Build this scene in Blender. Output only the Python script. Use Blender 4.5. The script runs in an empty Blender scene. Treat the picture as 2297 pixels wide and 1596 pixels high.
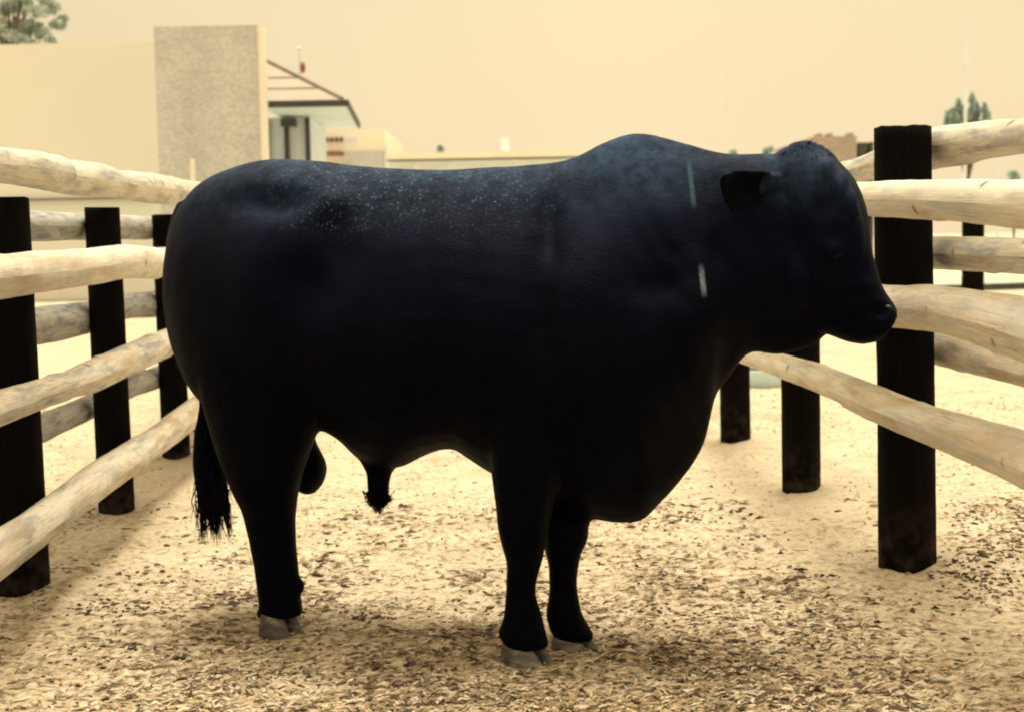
import bpy, bmesh, math, random
import numpy as np
from mathutils import Vector, noise as mnoise
random.seed(7); np.random.seed(7)
S = bpy.context.scene
COL = S.collection

# ------------------------------------------------------------------ camera
FPX = 3190.0; CX, CY = 1148.0, 798.0          # photograph measured on a 2296 x 1596 grid
CAMH = 1.30
PITCH = math.atan((798-539)/FPX); ROLL = 0.018
fwd = Vector((0, math.cos(PITCH), -math.sin(PITCH)))
up0 = Vector((0, math.sin(PITCH), math.cos(PITCH))); x0 = Vector((1, 0, 0))
rgt = x0*math.cos(ROLL) - up0*math.sin(ROLL)
upv = x0*math.sin(ROLL) + up0*math.cos(ROLL)
CAM = Vector((0, 0, CAMH))
cd = bpy.data.cameras.new('camera'); cam = bpy.data.objects.new('camera', cd); COL.objects.link(cam)
cd.sensor_width = 36; cd.lens = FPX/2296*36; cd.clip_end = 3000; cd.clip_start = 0.05
from mathutils import Matrix
R = Matrix((rgt, upv, -fwd)).transposed()
cam.matrix_world = Matrix.Translation(CAM) @ R.to_4x4()
cd.dof.use_dof = True; cd.dof.focus_distance = 4.75; cd.dof.aperture_fstop = 3.6
S.camera = cam

# ------------------------------------------------------------------ world, sun, exposure
SUN_EL = math.radians(80); SUN_AZ = math.radians(12)     # azimuth from +Y towards +X
sund = Vector((math.sin(SUN_AZ)*math.cos(SUN_EL), math.cos(SUN_AZ)*math.cos(SUN_EL), math.sin(SUN_EL)))
w = bpy.data.worlds.new('World'); S.world = w; w.use_nodes = True
nt = w.node_tree; nt.nodes.clear()
wo = nt.nodes.new('ShaderNodeOutputWorld'); bg = nt.nodes.new('ShaderNodeBackground')
sky = nt.nodes.new('ShaderNodeTexSky'); sky.sky_type = 'NISHITA'; sky.sun_disc = False
sky.sun_elevation = SUN_EL; sky.sun_rotation = SUN_AZ; sky.air_density = 1.0; sky.dust_density = 6.0
mx = nt.nodes.new('ShaderNodeMix'); mx.data_type = 'RGBA'; mx.inputs[0].default_value = 0.93
nt.links.new(sky.outputs[0], mx.inputs[6])
SKY = (8.2, 6.6, 4.0)                                     # thick warm overcast-white haze
geo = nt.nodes.new('ShaderNodeTexCoord'); sep = nt.nodes.new('ShaderNodeSeparateXYZ')
nt.links.new(geo.outputs['Generated'], sep.inputs[0])
rmp = nt.nodes.new('ShaderNodeMapRange'); rmp.inputs[1].default_value = -0.45; rmp.inputs[2].default_value = 0.05
rmp.inputs[3].default_value = 0.83; rmp.inputs[4].default_value = 1.0
nt.links.new(sep.outputs[0], rmp.inputs[0])
rm2 = nt.nodes.new('ShaderNodeMapRange'); rm2.inputs[1].default_value = 0.10; rm2.inputs[2].default_value = 0.5
rm2.inputs[3].default_value = 1.0; rm2.inputs[4].default_value = 0.92
nt.links.new(sep.outputs[0], rm2.inputs[0])
mm = nt.nodes.new('ShaderNodeMath'); mm.operation = 'MULTIPLY'
nt.links.new(rmp.outputs[0], mm.inputs[0]); nt.links.new(rm2.outputs[0], mm.inputs[1])
# the haze glows brighter towards the high sun
rm3 = nt.nodes.new('ShaderNodeMapRange'); rm3.inputs[1].default_value = 0.40; rm3.inputs[2].default_value = 0.95
rm3.inputs[3].default_value = 1.0; rm3.inputs[4].default_value = 2.3
nt.links.new(sep.outputs[2], rm3.inputs[0])
m3 = nt.nodes.new('ShaderNodeMath'); m3.operation = 'MULTIPLY'; nt.links.new(mm.outputs[0], m3.inputs[0]); nt.links.new(rm3.outputs[0], m3.inputs[1]); mm = m3
vm = nt.nodes.new('ShaderNodeVectorMath'); vm.operation = 'SCALE'; vm.inputs[0].default_value = SKY
nt.links.new(mm.outputs[0], vm.inputs['Scale'])
nt.links.new(vm.outputs[0], mx.inputs[7])
nt.links.new(mx.outputs[2], bg.inputs[0]); bg.inputs[1].default_value = 0.10
nt.links.new(bg.outputs[0], wo.inputs[0])
ld = bpy.data.lights.new('sun', 'SUN'); ld.energy = 3.5; ld.angle = math.radians(26); ld.color = (1.0, 0.90, 0.70)
lo = bpy.data.objects.new('sun', ld); COL.objects.link(lo)
lo.rotation_euler = (-sund).to_track_quat('-Z', 'Y').to_euler()
S.view_settings.view_transform = 'Standard'; S.view_settings.look = 'None'
S.view_settings.exposure = 0.35; S.view_settings.gamma = 1.0
S.render.engine = 'CYCLES'; S.cycles.filter_width = 2.1

# ------------------------------------------------------------------ helpers
def ray(px, py):
    return rgt*((px-CX)/FPX) + upv*((CY-py)/FPX) + fwd
def P(px, py, Y):
    d = ray(px, py); return CAM + d*(Y/d.y)
def G(px, py, z=0.0):
    d = ray(px, py); return CAM + d*((z-CAMH)/d.z)
def fbm(x, y, z, o=4, s=1.0):
    return mnoise.fractal(Vector((x*s, y*s, z*s)), 1.0, 2.0, o)
def mesh_obj(name, verts, faces, mat=None, parent=None, smooth=True, uvs=None, mats=None, midx=None):
    me = bpy.data.meshes.new(name)
    me.from_pydata([tuple(v) for v in verts], [], faces)
    if uvs is not None:
        ul = me.uv_layers.new(name='UVMap')
        li = np.empty(len(me.loops), dtype=np.int32); me.loops.foreach_get('vertex_index', li)
        ul.data.foreach_set('uv', np.asarray(uvs, dtype=np.float32)[li].ravel())
    if mats:
        for m in mats: me.materials.append(m)
        me.polygons.foreach_set('material_index', np.asarray(midx, dtype=np.int32))
    elif mat: me.materials.append(mat)
    me.polygons.foreach_set('use_smooth', [smooth]*len(me.polygons))
    me.update()
    o = bpy.data.objects.new(name, me); COL.objects.link(o)
    if parent: o.parent = parent
    return o
def thing(name, label, cat, loc=(0, 0, 0), group=None):
    o = bpy.data.objects.new(name, None); COL.objects.link(o); o.location = loc
    o['label'] = label; o['category'] = cat
    if group: o['group'] = group
    return o
def tag(o, label, cat, group=None):
    o['label'] = label; o['category'] = cat
    if group: o['group'] = group
    return o
def recenter(parent):
    "children were built in world space: keep them there under an offset parent"
    for c in COL.objects:
        if c.parent == parent: c.matrix_parent_inverse = Matrix.Translation(-Vector(parent.location))
class MB:
    def __init__(s): s.v = []; s.f = []; s.uv = []; s.m = []
    def quad(s, a, b, c, d, m=0):
        n = len(s.v); s.v += [a, b, c, d]; s.f.append((n, n+1, n+2, n+3)); s.m.append(m)
    def add(s, v, f, m=0):
        n = len(s.v); s.v += list(v); s.f += [tuple(i+n for i in q) for q in f]; s.m += [m]*len(f)
    def hexa(s, p, m=0):
        "p: 8 points, bottom 4 then top 4"
        s.add(p, [(3, 2, 1, 0), (4, 5, 6, 7), (0, 1, 5, 4), (1, 2, 6, 5), (2, 3, 7, 6), (3, 0, 4, 7)], m)
    def box(s, x0, x1, y0, y1, z0, z1, m=0):
        s.hexa([Vector(q) for q in ((x0, y0, z0), (x1, y0, z0), (x1, y1, z0), (x0, y1, z0), (x0, y0, z1), (x1, y0, z1), (x1, y1, z1), (x0, y1, z1))], m)
    def build(s, name, mat=None, parent=None, smooth=False, mats=None):
        return mesh_obj(name, s.v, s.f, mat, parent, smooth, mats=mats, midx=s.m if mats else None)

# ------------------------------------------------------------------ materials
def newmat(name):
    m = bpy.data.materials.new(name); m.use_nodes = True
    n = m.node_tree; b = n.nodes['Principled BSDF']; return m, n, b
def N(n, t, **k):
    x = n.nodes.new(t)
    for a, v in k.items(): setattr(x, a, v)
    return x
def ramp(n, fac, stops, interp='LINEAR'):
    r = n.nodes.new('ShaderNodeValToRGB'); r.color_ramp.interpolation = interp
    e = r.color_ramp.elements
    while len(e) < len(stops): e.new(0.5)
    for el, (p, c) in zip(e, stops):
        el.position = p; el.color = (c[0], c[1], c[2], 1) if not isinstance(c, (int, float)) else (c, c, c, 1)
    n.links.new(fac, r.inputs[0]); return r.outputs[0]
def mixc(n, fac, a, b, mode='MIX'):
    m = n.nodes.new('ShaderNodeMix'); m.data_type = 'RGBA'; m.blend_type = mode
    for i, v in ((0, fac), (6, a), (7, b)):
        if isinstance(v, bpy.types.NodeSocket): n.links.new(v, m.inputs[i])
        elif isinstance(v, (int, float)): m.inputs[i].default_value = v
        else: m.inputs[i].default_value = (*v, 1)
    return m.outputs[2]
def nz(n, vec, scale, detail=4, rough=0.55, stretch=None, dist=0.0):
    mp = N(n, 'ShaderNodeMapping')
    n.links.new(vec, mp.inputs[0])
    if stretch: mp.inputs['Scale'].default_value = stretch
    t = N(n, 'ShaderNodeTexNoise'); t.inputs['Scale'].default_value = scale; t.inputs['Detail'].default_value = detail
    t.inputs['Roughness'].default_value = rough; t.inputs['Distortion'].default_value = dist
    n.links.new(mp.outputs[0], t.inputs['Vector']); return t.outputs[0]
def bump(n, b, h, strength=0.4, dist=0.01):
    u = N(n, 'ShaderNodeBump'); u.inputs['Strength'].default_value = strength; u.inputs['Distance'].default_value = dist
    n.links.new(h, u.inputs['Height']); n.links.new(u.outputs[0], b.inputs['Normal'])
def plain(name, col, rough=0.8, var=0.15, scale=3.0, bmp=0.0):
    m, n, b = newmat(name); tc = N(n, 'ShaderNodeTexCoord').outputs['Object']
    f = nz(n, tc, scale, 5)
    a = tuple(c*(1-var) for c in col); d = tuple(min(1, c*(1+var)) for c in col)
    n.links.new(ramp(n, f, [(0.3, a), (0.7, d)]), b.inputs['Base Color']); b.inputs['Roughness'].default_value = rough
    if bmp: bump(n, b, nz(n, tc, scale*8, 4), bmp, 0.02)
    return m

def wood_mat(name, pale, stain, brown, seed):
    m, n, b = newmat(name)
    uv = N(n, 'ShaderNodeUVMap').outputs[0]
    tc = N(n, 'ShaderNodeTexCoord').outputs['Object']
    grain = nz(n, uv, 6, 6, 0.6, (0.7, 9.0, 1), 0.6)
    fine = nz(n, uv, 25, 4, 0.6, (0.5, 9.0, 1), 0.3)
    blot = nz(n, uv, 2.6+seed*.3, 6, 0.68, (1.0, 2.6, 1), .4)
    blot2 = nz(n, uv, 1.7+seed*.2, 5, 0.6, (.8, 1.8, 1), .3)
    c = mixc(n, ramp(n, grain, [(0.35, 1.0), (0.62, 0.0)]), pale, tuple(p*0.80 for p in pale))
    c = mixc(n, ramp(n, blot, [(0.47, 0.0), (0.64, 0.85)]), c, stain)
    c = mixc(n, ramp(n, blot2, [(0.50, 0.0), (0.68, 0.75)]), c, brown)
    crack = ramp(n, nz(n, uv, 3.0, 3, 0.5, (0.45, 11.0, 1), 1.2), [(0.485, 0.0), (0.50, 0.75), (0.515, 0.0)])
    gate = ramp(n, nz(n, tc, 2.3, 2), [(0.52, 0.0), (0.60, 1.0)])
    cr = N(n, 'ShaderNodeMath', operation='MULTIPLY'); n.links.new(crack, cr.inputs[0]); n.links.new(gate, cr.inputs[1])
    c = mixc(n, cr.outputs[0], c, tuple(p*0.18 for p in brown))
    vor = N(n, 'ShaderNodeTexVoronoi'); vor.inputs['Scale'].default_value = 5.5
    n.links.new(tc, vor.inputs['Vector'])
    c = mixc(n, ramp(n, vor.outputs['Distance'], [(0.06, 0.8), (0.13, 0.0)]), c, tuple(p*0.3 for p in brown))
    n.links.new(c, b.inputs['Base Color']); b.inputs['Roughness'].default_value = 0.85
    b.inputs['Specular IOR Level'].default_value = 0.25
    ad = N(n, 'ShaderNodeMath', operation='ADD'); n.links.new(grain, ad.inputs[0]); n.links.new(fine, ad.inputs[1])
    ad2 = N(n, 'ShaderNodeMath', operation='SUBTRACT'); n.links.new(ad.outputs[0], ad2.inputs[0]); n.links.new(cr.outputs[0], ad2.inputs[1])
    bump(n, b, ad2.outputs[0], 0.35, 0.005)
    return m
M_WOOD = wood_mat('weathered_pole', (0.70, 0.66, 0.57), (0.26, 0.29, 0.32), (0.42, 0.30, 0.17), 0)
M_WOODR = wood_mat('weathered_pole_smooth', (0.74, 0.69, 0.59), (0.50, 0.51, 0.50), (0.46, 0.33, 0.19), 1.5)
M_WOODG = wood_mat('grey_pole', (0.50, 0.50, 0.48), (0.18, 0.20, 0.24), (0.24, 0.20, 0.16), 3)
def endgrain():
    m, n, b = newmat('end_grain'); tc = N(n, 'ShaderNodeTexCoord').outputs['Object']
    n.links.new(ramp(n, nz(n, tc, 30, 5), [(0.3, (0.20, 0.15, 0.09)), (0.7, (0.42, 0.34, 0.22))]), b.inputs['Base Color'])
    b.inputs['Roughness'].default_value = 0.9; return m
M_END = endgrain()
def post_mat():
    m, n, b = newmat('creosoted_post'); uv = N(n, 'ShaderNodeUVMap').outputs[0]
    tc = N(n, 'ShaderNodeTexCoord').outputs['Object']
    g = nz(n, uv, 5, 5, 0.6, (14, 0.8, 1), 0.4)
    c = ramp(n, g, [(0.35, (0.0022, 0.002, 0.002)), (0.75, (0.006, 0.005, 0.0045))])
    sp = N(n, 'ShaderNodeSeparateXYZ'); n.links.new(tc, sp.inputs[0])
    # dried mud splashed up the foot of each post
    mr = N(n, 'ShaderNodeMapRange'); mr.inputs[1].default_value = 0.0; mr.inputs[2].default_value = 0.30
    mr.inputs[3].default_value = 0.55; mr.inputs[4].default_value = 0.0; n.links.new(sp.outputs[2], mr.inputs[0])
    mu = N(n, 'ShaderNodeMath', operation='MULTIPLY'); n.links.new(mr.outputs[0], mu.inputs[0])
    n.links.new(ramp(n, nz(n, tc, 14, 4), [(0.42, 0.0), (0.66, 0.6)]), mu.inputs[1])
    n.links.new(mixc(n, mu.outputs[0], c, (0.10, 0.08, 0.06)), b.inputs['Base Color'])
    b.inputs['Roughness'].default_value = 0.8; b.inputs['Specular IOR Level'].default_value = 0.04
    bump(n, b, g, 0.5, 0.006); return m
M_POST = post_mat()

def ground_mat():
    m, n, b = newmat('dry_sandy_yard'); tc = N(n, 'ShaderNodeTexCoord').outputs['Object']
    big = nz(n, tc, 0.55, 4, 0.55); mid = nz(n, tc, 3.0, 5, 0.6); fine = nz(n, tc, 28, 5, 0.65, None, 0.5); vf = nz(n, tc, 110, 3, 0.6)
    c = ramp(n, mid, [(0.30, (0.50, 0.43, 0.325)), (0.50, (0.60, 0.525, 0.405)), (0.72, (0.68, 0.60, 0.475))])
    sp = N(n, 'ShaderNodeSeparateXYZ'); n.links.new(tc, sp.inputs[0])
    # trampled litter grows thicker near the camera side of the pen
    mr = N(n, 'ShaderNodeMapRange'); mr.inputs[1].default_value = 3.8; mr.inputs[2].default_value = 7.5
    mr.inputs[3].default_value = 0.15; mr.inputs[4].default_value = 0.0; n.links.new(sp.outputs[1], mr.inputs[0])
    a1 = N(n, 'ShaderNodeMath', operation='ADD'); n.links.new(fine, a1.inputs[0]); n.links.new(mr.outputs[0], a1.inputs[1])
    a2 = N(n, 'ShaderNodeMath', operation='MULTIPLY_ADD'); n.links.new(big, a2.inputs[0]); a2.inputs[1].default_value = 0.30; n.links.new(a1.outputs[0], a2.inputs[2])
    c = mixc(n, ramp(n, a2.outputs[0], [(0.66, 0.0), (0.86, 0.75)]), c, (0.25, 0.175, 0.10))
    c = mixc(n, ramp(n, a2.outputs[0], [(0.80, 0.0), (0.93, 0.8)]), c, (0.075, 0.05, 0.03))
    c = mixc(n, ramp(n, vf, [(0.35, 0.35), (0.65, 0.0)]), c, (0.24, 0.18, 0.115))
    n.links.new(c, b.inputs['Base Color']); b.inputs['Roughness'].default_value = 0.95; b.inputs['Specular IOR Level'].default_value = 0.1
    ad = N(n, 'ShaderNodeMath', operation='ADD'); n.links.new(fine, ad.inputs[0]); n.links.new(vf, ad.inputs[1])
    bump(n, b, ad.outputs[0], 0.6, 0.015); return m
M_GROUND = ground_mat()

# ------------------------------------------------------------------ ground
POSTS_L = [(49, 1330, .105), (262, 1152, .085), (396, 1030, .085), (520, 955, .085), (590, 885, .085)]
POSTS_R = [(2035, 1276, .110), (1797, 1104, .098), (1649, 994, .095), (1555, 925, .09), (1500, 878, .09)]
PB_L = [G(a, b) for a, b, r in POSTS_L]; PB_R = [G(a, b) for a, b, r in POSTS_R]
def fit(pts):
    ys = [p.y for p in pts]; xs = [p.x for p in pts]; k, c = np.polyfit(ys, xs, 1); return k, c
KL, CL = fit(PB_L[:3]); KR, CR = fit(PB_R[:3])
for p, q in ((PB_L, (KL, CL)), (PB_R, (KR, CR))):
    for i in (3, 4): p[i] = Vector((q[0]*(p[i].y)+q[1], p[i-1].y+1.75, 0))
PB_L.append(Vector((KL*3.55+CL, 3.55, 0))); PB_R.append(Vector((KR*3.85+CR, 3.85, 0)))
MOUNDS = [(p.x+.05, p.y+.12, .025, .28) for p in PB_L] + [(p.x+.20, p.y+.05, .05, .26) for p in PB_R]
HOOFP = [(G(1190, 1498).x, 4.31), (P(1296, 1470, 4.5).x, 4.46), (P(636, 1420, 4.69).x, 4.69)]
def gz(x, y):
    h = 0.012*fbm(x, y, 0.0, 3, 1.3) + 0.016*fbm(x+9, y, 3.0, 3, 5.0) + 0.007*fbm(x+4, y, 8.0, 2, 15.0)
    for hx, hy in HOOFP:
        d2 = (x-hx)**2+(y-hy)**2
        if d2 < .12: h = h*(1-math.exp(-d2/.012))-.004*math.exp(-d2/.012)
    for mx_, my, a, r in MOUNDS:
        d2 = ((x-mx_)**2+(y-my)**2)/(r*r)
        if d2 < 9: h += a*math.exp(-d2)
    return h
def grid(name, x0, x1, y0, y1, step, drop=0.0, rim=0.0):
    nx = int((x1-x0)/step)+1; ny = int((y1-y0)/step)+1
    v = []; f = []
    for j in range(ny):
        for i in range(nx):
            x = x0+(x1-x0)*i/(nx-1); y = y0+(y1-y0)*j/(ny-1)
            e = min(1, min(x-x0, x1-x, y-y0, y1-y)/0.5) if rim else 1
            v.append((x, y, gz(x, y)*e + (1-e)*(-.01)))
    for j in range(ny-1):
        for i in range(nx-1):
            a = j*nx+i; f.append((a, a+1, a+nx+1, a+nx))
    return v, f
v1, f1 = grid('g', -4.6, 4.6, 2.4, 14.0, 0.028, rim=1)
# one sheet: fine patch near the pen, then wide rings out to the horizon welded to it by overlap below
o = mesh_obj('ground', v1, f1, M_GROUND); o['kind'] = 'structure'
v = []; f = []
xs = np.linspace(-1, 1, 61); xs = np.sign(xs)*np.abs(xs)**3*900
ys = np.concatenate([[-30, -10], np.linspace(-5, 30, 36), 30+np.linspace(0.02, 1, 30)**3*1200])
for y in ys:
    for x in xs:
        v.append((x, y, -0.035 if (-4.4 < x < 4.4 and 2.5 < y < 13.8) else -0.014+0.01*mnoise.noise(Vector((x, y, 0)))))
nx = len(xs)
for j in range(len(ys)-1):
    for i in range(nx-1):
        a = j*nx+i; f.append((a, a+1, a+nx+1, a+nx))
o = mesh_obj('outer_ground', v, f, M_GROUND); o['kind'] = 'structure'

# grass strip and kerb behind the yard
M_GRASS = plain('dry_green_grass', (0.36, 0.44, 0.34), 0.9, 0.35, 2.2, 0.6)
M_PALEG = plain('bleached_paddock', (0.55, 0.52, 0.38), 0.95, 0.18, 0.6)
def strip(name, y0a, y1a, y0b, y1b, z, mat, xa=-60, xb=60, kind='structure'):
    v = []; f = []; n = 80
    for i in range(n+1):
        t = i/n; x = xa+(xb-xa)*t
        for k in (0, 1):
            y = (y0a+(y0b-y0a)*t) if k == 0 else (y1a+(y1b-y1a)*t)
            v.append((x, y+0.5*mnoise.noise(Vector((x*.4, k*7, 0))), z))
    for i in range(n): f.append((2*i, 2*i+2, 2*i+3, 2*i+1))
    o = mesh_obj(name, v, f, mat); o['kind'] = kind; return o
strip('grass_verge', 22.0, 31, 37, 46, 0.012, M_GRASS, -22, 26)
strip('paddock', 31, 400, 46, 400, 0.008, M_PALEG, -260, 260)
M_KERB = plain('dark_kerb', (0.05, 0.055, 0.05), 0.9, 0.2)
kb = MB()
for i in range(24):
    a, b_ = -22+2*i, -20+2*i
    ya = 21.7+(a+22)/48*15; yb = 21.7+(b_+22)/48*15
    kb.hexa([Vector(q) for q in ((a, ya, -.02), (b_-.02, yb, -.02), (b_-.02, yb+.2, -.02), (a, ya+.2, -.02), (a, ya, .13), (b_-.02, yb, .13), (b_-.02, yb+.2, .13), (a, ya+.2, .13))])
o = kb.build('kerb', M_KERB); o['kind'] = 'structure'

# litter: straw chips and dung clods, uncountable
M_ST = [plain('straw_pale', (0.55, 0.475, 0.36), 0.8, .1), plain('straw_tan', (0.40, 0.30, 0.17), 0.85, .15), plain('straw_brown', (0.23, 0.165, 0.10), 0.9, .2), plain('straw_dark', (0.075, 0.052, 0.034), 0.95, .2)]
def litter():
    b = MB(); cnt = 0
    while cnt < 14000:
        px = random.uniform(-60, 2360); 
        y = 3.75+ (random.random()**1.9)*8.0
        x = random.uniform(-0.40, 0.40)*y
        dn = 0.36+0.9*fbm(x, y, 5, 3, 1.4) + max(0, (5.4-y)*0.35)
        fl = min(abs(x-(KL*y+CL)-.25), abs(x-(KR*y+CR)+.05)); dn *= min(1, .12+(fl/.5)**2)
        if y < 4.9: dn += .35*max(0, fbm(x, y, 40, 2, 1.7))
        if random.random() > dn: continue
        cnt += 1
        L = random.uniform(.005, .026)*(1 if random.random() < .97 else 1.8); W = random.uniform(.0015, .0045)
        a = random.gauss(0.0, 0.9); dx, dy = math.cos(a), math.sin(a); nx_, ny_ = -dy, dx
        z = gz(x, y)+random.uniform(.0005, .004); tz = random.gauss(0, .18)*L
        bend = random.gauss(0, .25)*L
        c0 = Vector((x-dx*L, y-dy*L, z)); c1 = Vector((x+nx_*bend, y+ny_*bend, z+random.uniform(0, .006))); c2 = Vector((x+dx*L, y+dy*L, z+abs(tz)))
        wv = Vector((nx_*W, ny_*W, random.gauss(0, .4)*W))
        r = random.random(); q = fbm(x+3, y, 9, 3, 2.0)
        m = 0 if r < .40-q*.3 else 1 if r < .76 else 2 if r < .93 else 3
        n = len(b.v); b.v += [c0-wv*.5, c0+wv*.5, c1+wv, c1-wv, c2+wv*.4, c2-wv*.4]
        b.f += [(n, n+1, n+2, n+3), (n+3, n+2, n+4, n+5)]; b.m += [m, m]
    cnt = 0
    while cnt < 5200:
        y = 3.72+(random.random()**1.5)*3.2; x = random.uniform(-.40, .40)*y
        fl = min(abs(x-(KL*y+CL)-.25), abs(x-(KR*y+CR)+.05))
        if random.random() > (max(0, fbm(x, y, 60, 3, 2.2)+.18)*2.2+.06)*min(1, .1+(fl/.5)**2): continue
        cnt += 1; L = random.uniform(.008, .030); W = random.uniform(.0025, .007); a = random.gauss(0, .7); dx, dy = math.cos(a), math.sin(a)
        z = gz(x, y)+random.uniform(.001, .005); k = random.gauss(0, .5)*L; m = 3 if random.random() < .42 else 2
        c0 = Vector((x-dx*L, y-dy*L, z)); c1 = Vector((x-dy*k, y+dx*k, z+.004)); c2 = Vector((x+dx*L, y+dy*L, z)); wv = Vector((-dy*W, dx*W, random.gauss(0, .5)*W))
        n = len(b.v); b.v += [c0-wv*.4, c0+wv*.4, c1+wv, c1-wv, c2+wv*.3, c2-wv*.3]; b.f += [(n, n+1, n+2, n+3), (n+3, n+2, n+4, n+5)]; b.m += [m, m]
    o = b.build('straw_litter', mats=M_ST, smooth=True); o['kind'] = 'stuff'; o['label'] = 'short straw and wood shavings trodden over the sandy pen floor'; o['category'] = 'straw litter'
litter()
def clods():
    b = MB()
    bm = bmesh.new(); bmesh.ops.create_icosphere(bm, subdivisions=1, radius=1)
    base = [v.co.copy() for v in bm.verts]; bf = [tuple(v.index for v in f.verts) for f in bm.faces]; bm.free()
    M_C = [plain('dung_dark', (0.030, 0.022, 0.016), 0.95, .3), plain('dung_brown', (0.11, 0.075, 0.045), 0.95, .3), plain('dirt_pale', (0.42, 0.34, 0.23), 0.95, .2)]
    def one(x, y, s, m):
        a = random.uniform(0, 3.14); ca, sa = math.cos(a), math.sin(a); ex, ey, ez = s*random.uniform(.9, 1.9), s*random.uniform(.6, 1.0), s*random.uniform(.3, .55)
        z = gz(x, y)+ez*.35; vs = []
        for q in base:
            k = 1+.35*mnoise.noise(q*1.7+Vector((x*50, y*50, 0)))
            vs.append(Vector((x+(q.x*ex*ca-q.y*ey*sa)*k, y+(q.x*ex*sa+q.y*ey*ca)*k, z+q.z*ez*k)))
        b.add(vs, bf, m)
    n = 0
    while n < 5200:
        y = 3.75+(random.random()**1.6)*8.5; x = random.uniform(-.40, .40)*y
        if random.random() > .35+.9*fbm(x, y, 21, 3, 1.1)+max(0, (5.6-y)*.2): continue
        fl = min(abs(x-(KL*y+CL)-.25), abs(x-(KR*y+CR)+.05))
        if random.random() > .15+(fl/.45)**2: continue
        n += 1; r = random.random()
        one(x, y, random.uniform(.003, .0095)*(1 if r < .93 else 1.7), 0 if random.random() < .35 else 1 if random.random() < .6 else 2)
    # denser patches seen in the photograph
    for px, py, sx, sy, k in ((1640, 1145, 35, 7, 26), (1540, 1160, 70, 12, 40), (1590, 1120, 20, 4, 8), (1835, 1292, 40, 8, 16), (1848, 1312, 14, 5, 8),
                              (2200, 1290, 90, 70, 230), (2280, 1200, 60, 80, 200), (2180, 1160, 60, 40, 60), (2250, 900, 60, 20, 40), (1350, 1265, 12, 3, 4), (1470, 1360, 60, 12, 14),
                              (560, 1340, 60, 12, 50), (260, 1370, 200, 30, 120), (1060, 1420, 60, 12, 40), (1560, 1400, 200, 40, 50), (820, 1390, 80, 18, 30),
                              (200, 1460, 180, 60, 60), (1500, 1500, 380, 60, 120), (350, 1300, 150, 30, 50), (1830, 1440, 90, 30, 40)):
        for _ in range(k):
            g = G(random.gauss(px, sx*.5), random.gauss(py, sy*.5)); one(g.x, g.y, random.uniform(.004, .011), 0 if random.random() < .6 else 1)
    o = b.build('dung_crumbs', mats=M_C, smooth=True); o['kind'] = 'stuff'; o['label'] = 'dark dung crumbs and dirt lumps scattered over the pen floor'; o['category'] = 'dung crumbs'
clods()

# ------------------------------------------------------------------ fences
def plane_hit(px, py, k, c, off):
    "point where the sight line meets the vertical plane x = k*y + c + off"
    d = ray(px, py); s = (c+off)/(d.x-k*d.y); return CAM+d*s
def catmull(pts, step):
    pts = [np.array(p, dtype=float) for p in pts]
    pts = [2*pts[0]-pts[1]]+pts+[2*pts[-1]-pts[-2]]
    out = []
    for i in range(1, len(pts)-2):
        p0, p1, p2, p3 = pts[i-1:i+3]; n = max(2, int(np.linalg.norm((p2-p1)[:3])/step))
        for j in range(n):
            t = j/n; out.append(0.5*((2*p1)+(-p0+p2)*t+(2*p0-5*p1+4*p2-p3)*t*t+(-p0+3*p1-3*p2+p3)*t**3))
    out.append(pts[-2]); return out
def log(name, ctrl, mat, parent, seed=0, seg=28, rough=1.0, step=.03, knots=None):
    "ctrl: (x,y,z,r). an irregular round pole with sawn ends"
    pts = catmull(ctrl, step); v = []; f = []; uv = []; s = 0; n = len(pts)
    kn = knots if knots is not None else [(random.random(), random.uniform(0, 6.28), random.uniform(.08, .2)) for _ in range(max(3, n//15))]
    for i, p in enumerate(pts):
        c = Vector(p[:3]); r = p[3]
        t = (Vector(pts[min(i+1, n-1)][:3])-Vector(pts[max(i-1, 0)][:3])).normalized()
        a = t.cross(Vector((0, 0, 1))).normalized(); b = a.cross(t).normalized()
        if i: s += (c-Vector(pts[i-1][:3])).length
        for k in range(seg+1):
            th = 2*math.pi*k/seg; ct, st = math.cos(th), math.sin(th)
            q = 1+rough*(0.05*mnoise.noise(Vector((s*2.2+seed*13, ct*1.1, st*1.1)))+0.022*mnoise.noise(Vector((s*9+seed, ct*2.5, st*2.5)))+.010*mnoise.noise(Vector((s*3+seed, ct*9, st*9))))
            for (kt, ka, kh) in kn:
                ds = s-kt*n*step; da = (th-ka+math.pi) % (2*math.pi)-math.pi
                q += kh*.6*math.exp(-(ds*ds)/(.05**2)-(da*da)/(.35**2))
            if i in (0, n-1): q *= .93
            v.append(c+(a*ct+b*st)*(r*q)); uv.append((s*1.0+seed*3.7, k/seg+seed*.37))
    w_ = seg+1
    for i in range(n-1):
        for k in range(seg):
            a0 = i*w_+k; f.append((a0, a0+w_, a0+w_+1, a0+1))
    mi = [0]*len(f)
    for e, i in ((0, 0), (1, n-1)):
        ci = len(v); v.append(Vector(pts[i][:3])); uv.append((0, 0))
        base = len(v)
        for k in range(seg): v.append(v[i*w_+k].copy()); uv.append((0, 0))
        for k in range(seg):
            a0, b0 = base+k, base+(k+1) % seg
            f.append((ci, a0, b0) if e == 0 else (ci, b0, a0)); mi.append(1)
    return mesh_obj(name, v, f, parent=parent, uvs=uv, mats=[mat, M_END], midx=mi)
def rail(side, off, pxs, mat, parent, seed, **kw):
    k, c = (KL, CL) if side == 'L' else (KR, CR)
    ctrl = []
    for px, py, r in pxs:
        h = plane_hit(px, py, k, c, off); ctrl.append((h.x, h.y, h.z, r/FPX*h.y))
    return log('rail', ctrl, mat, parent, seed, **kw)
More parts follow.
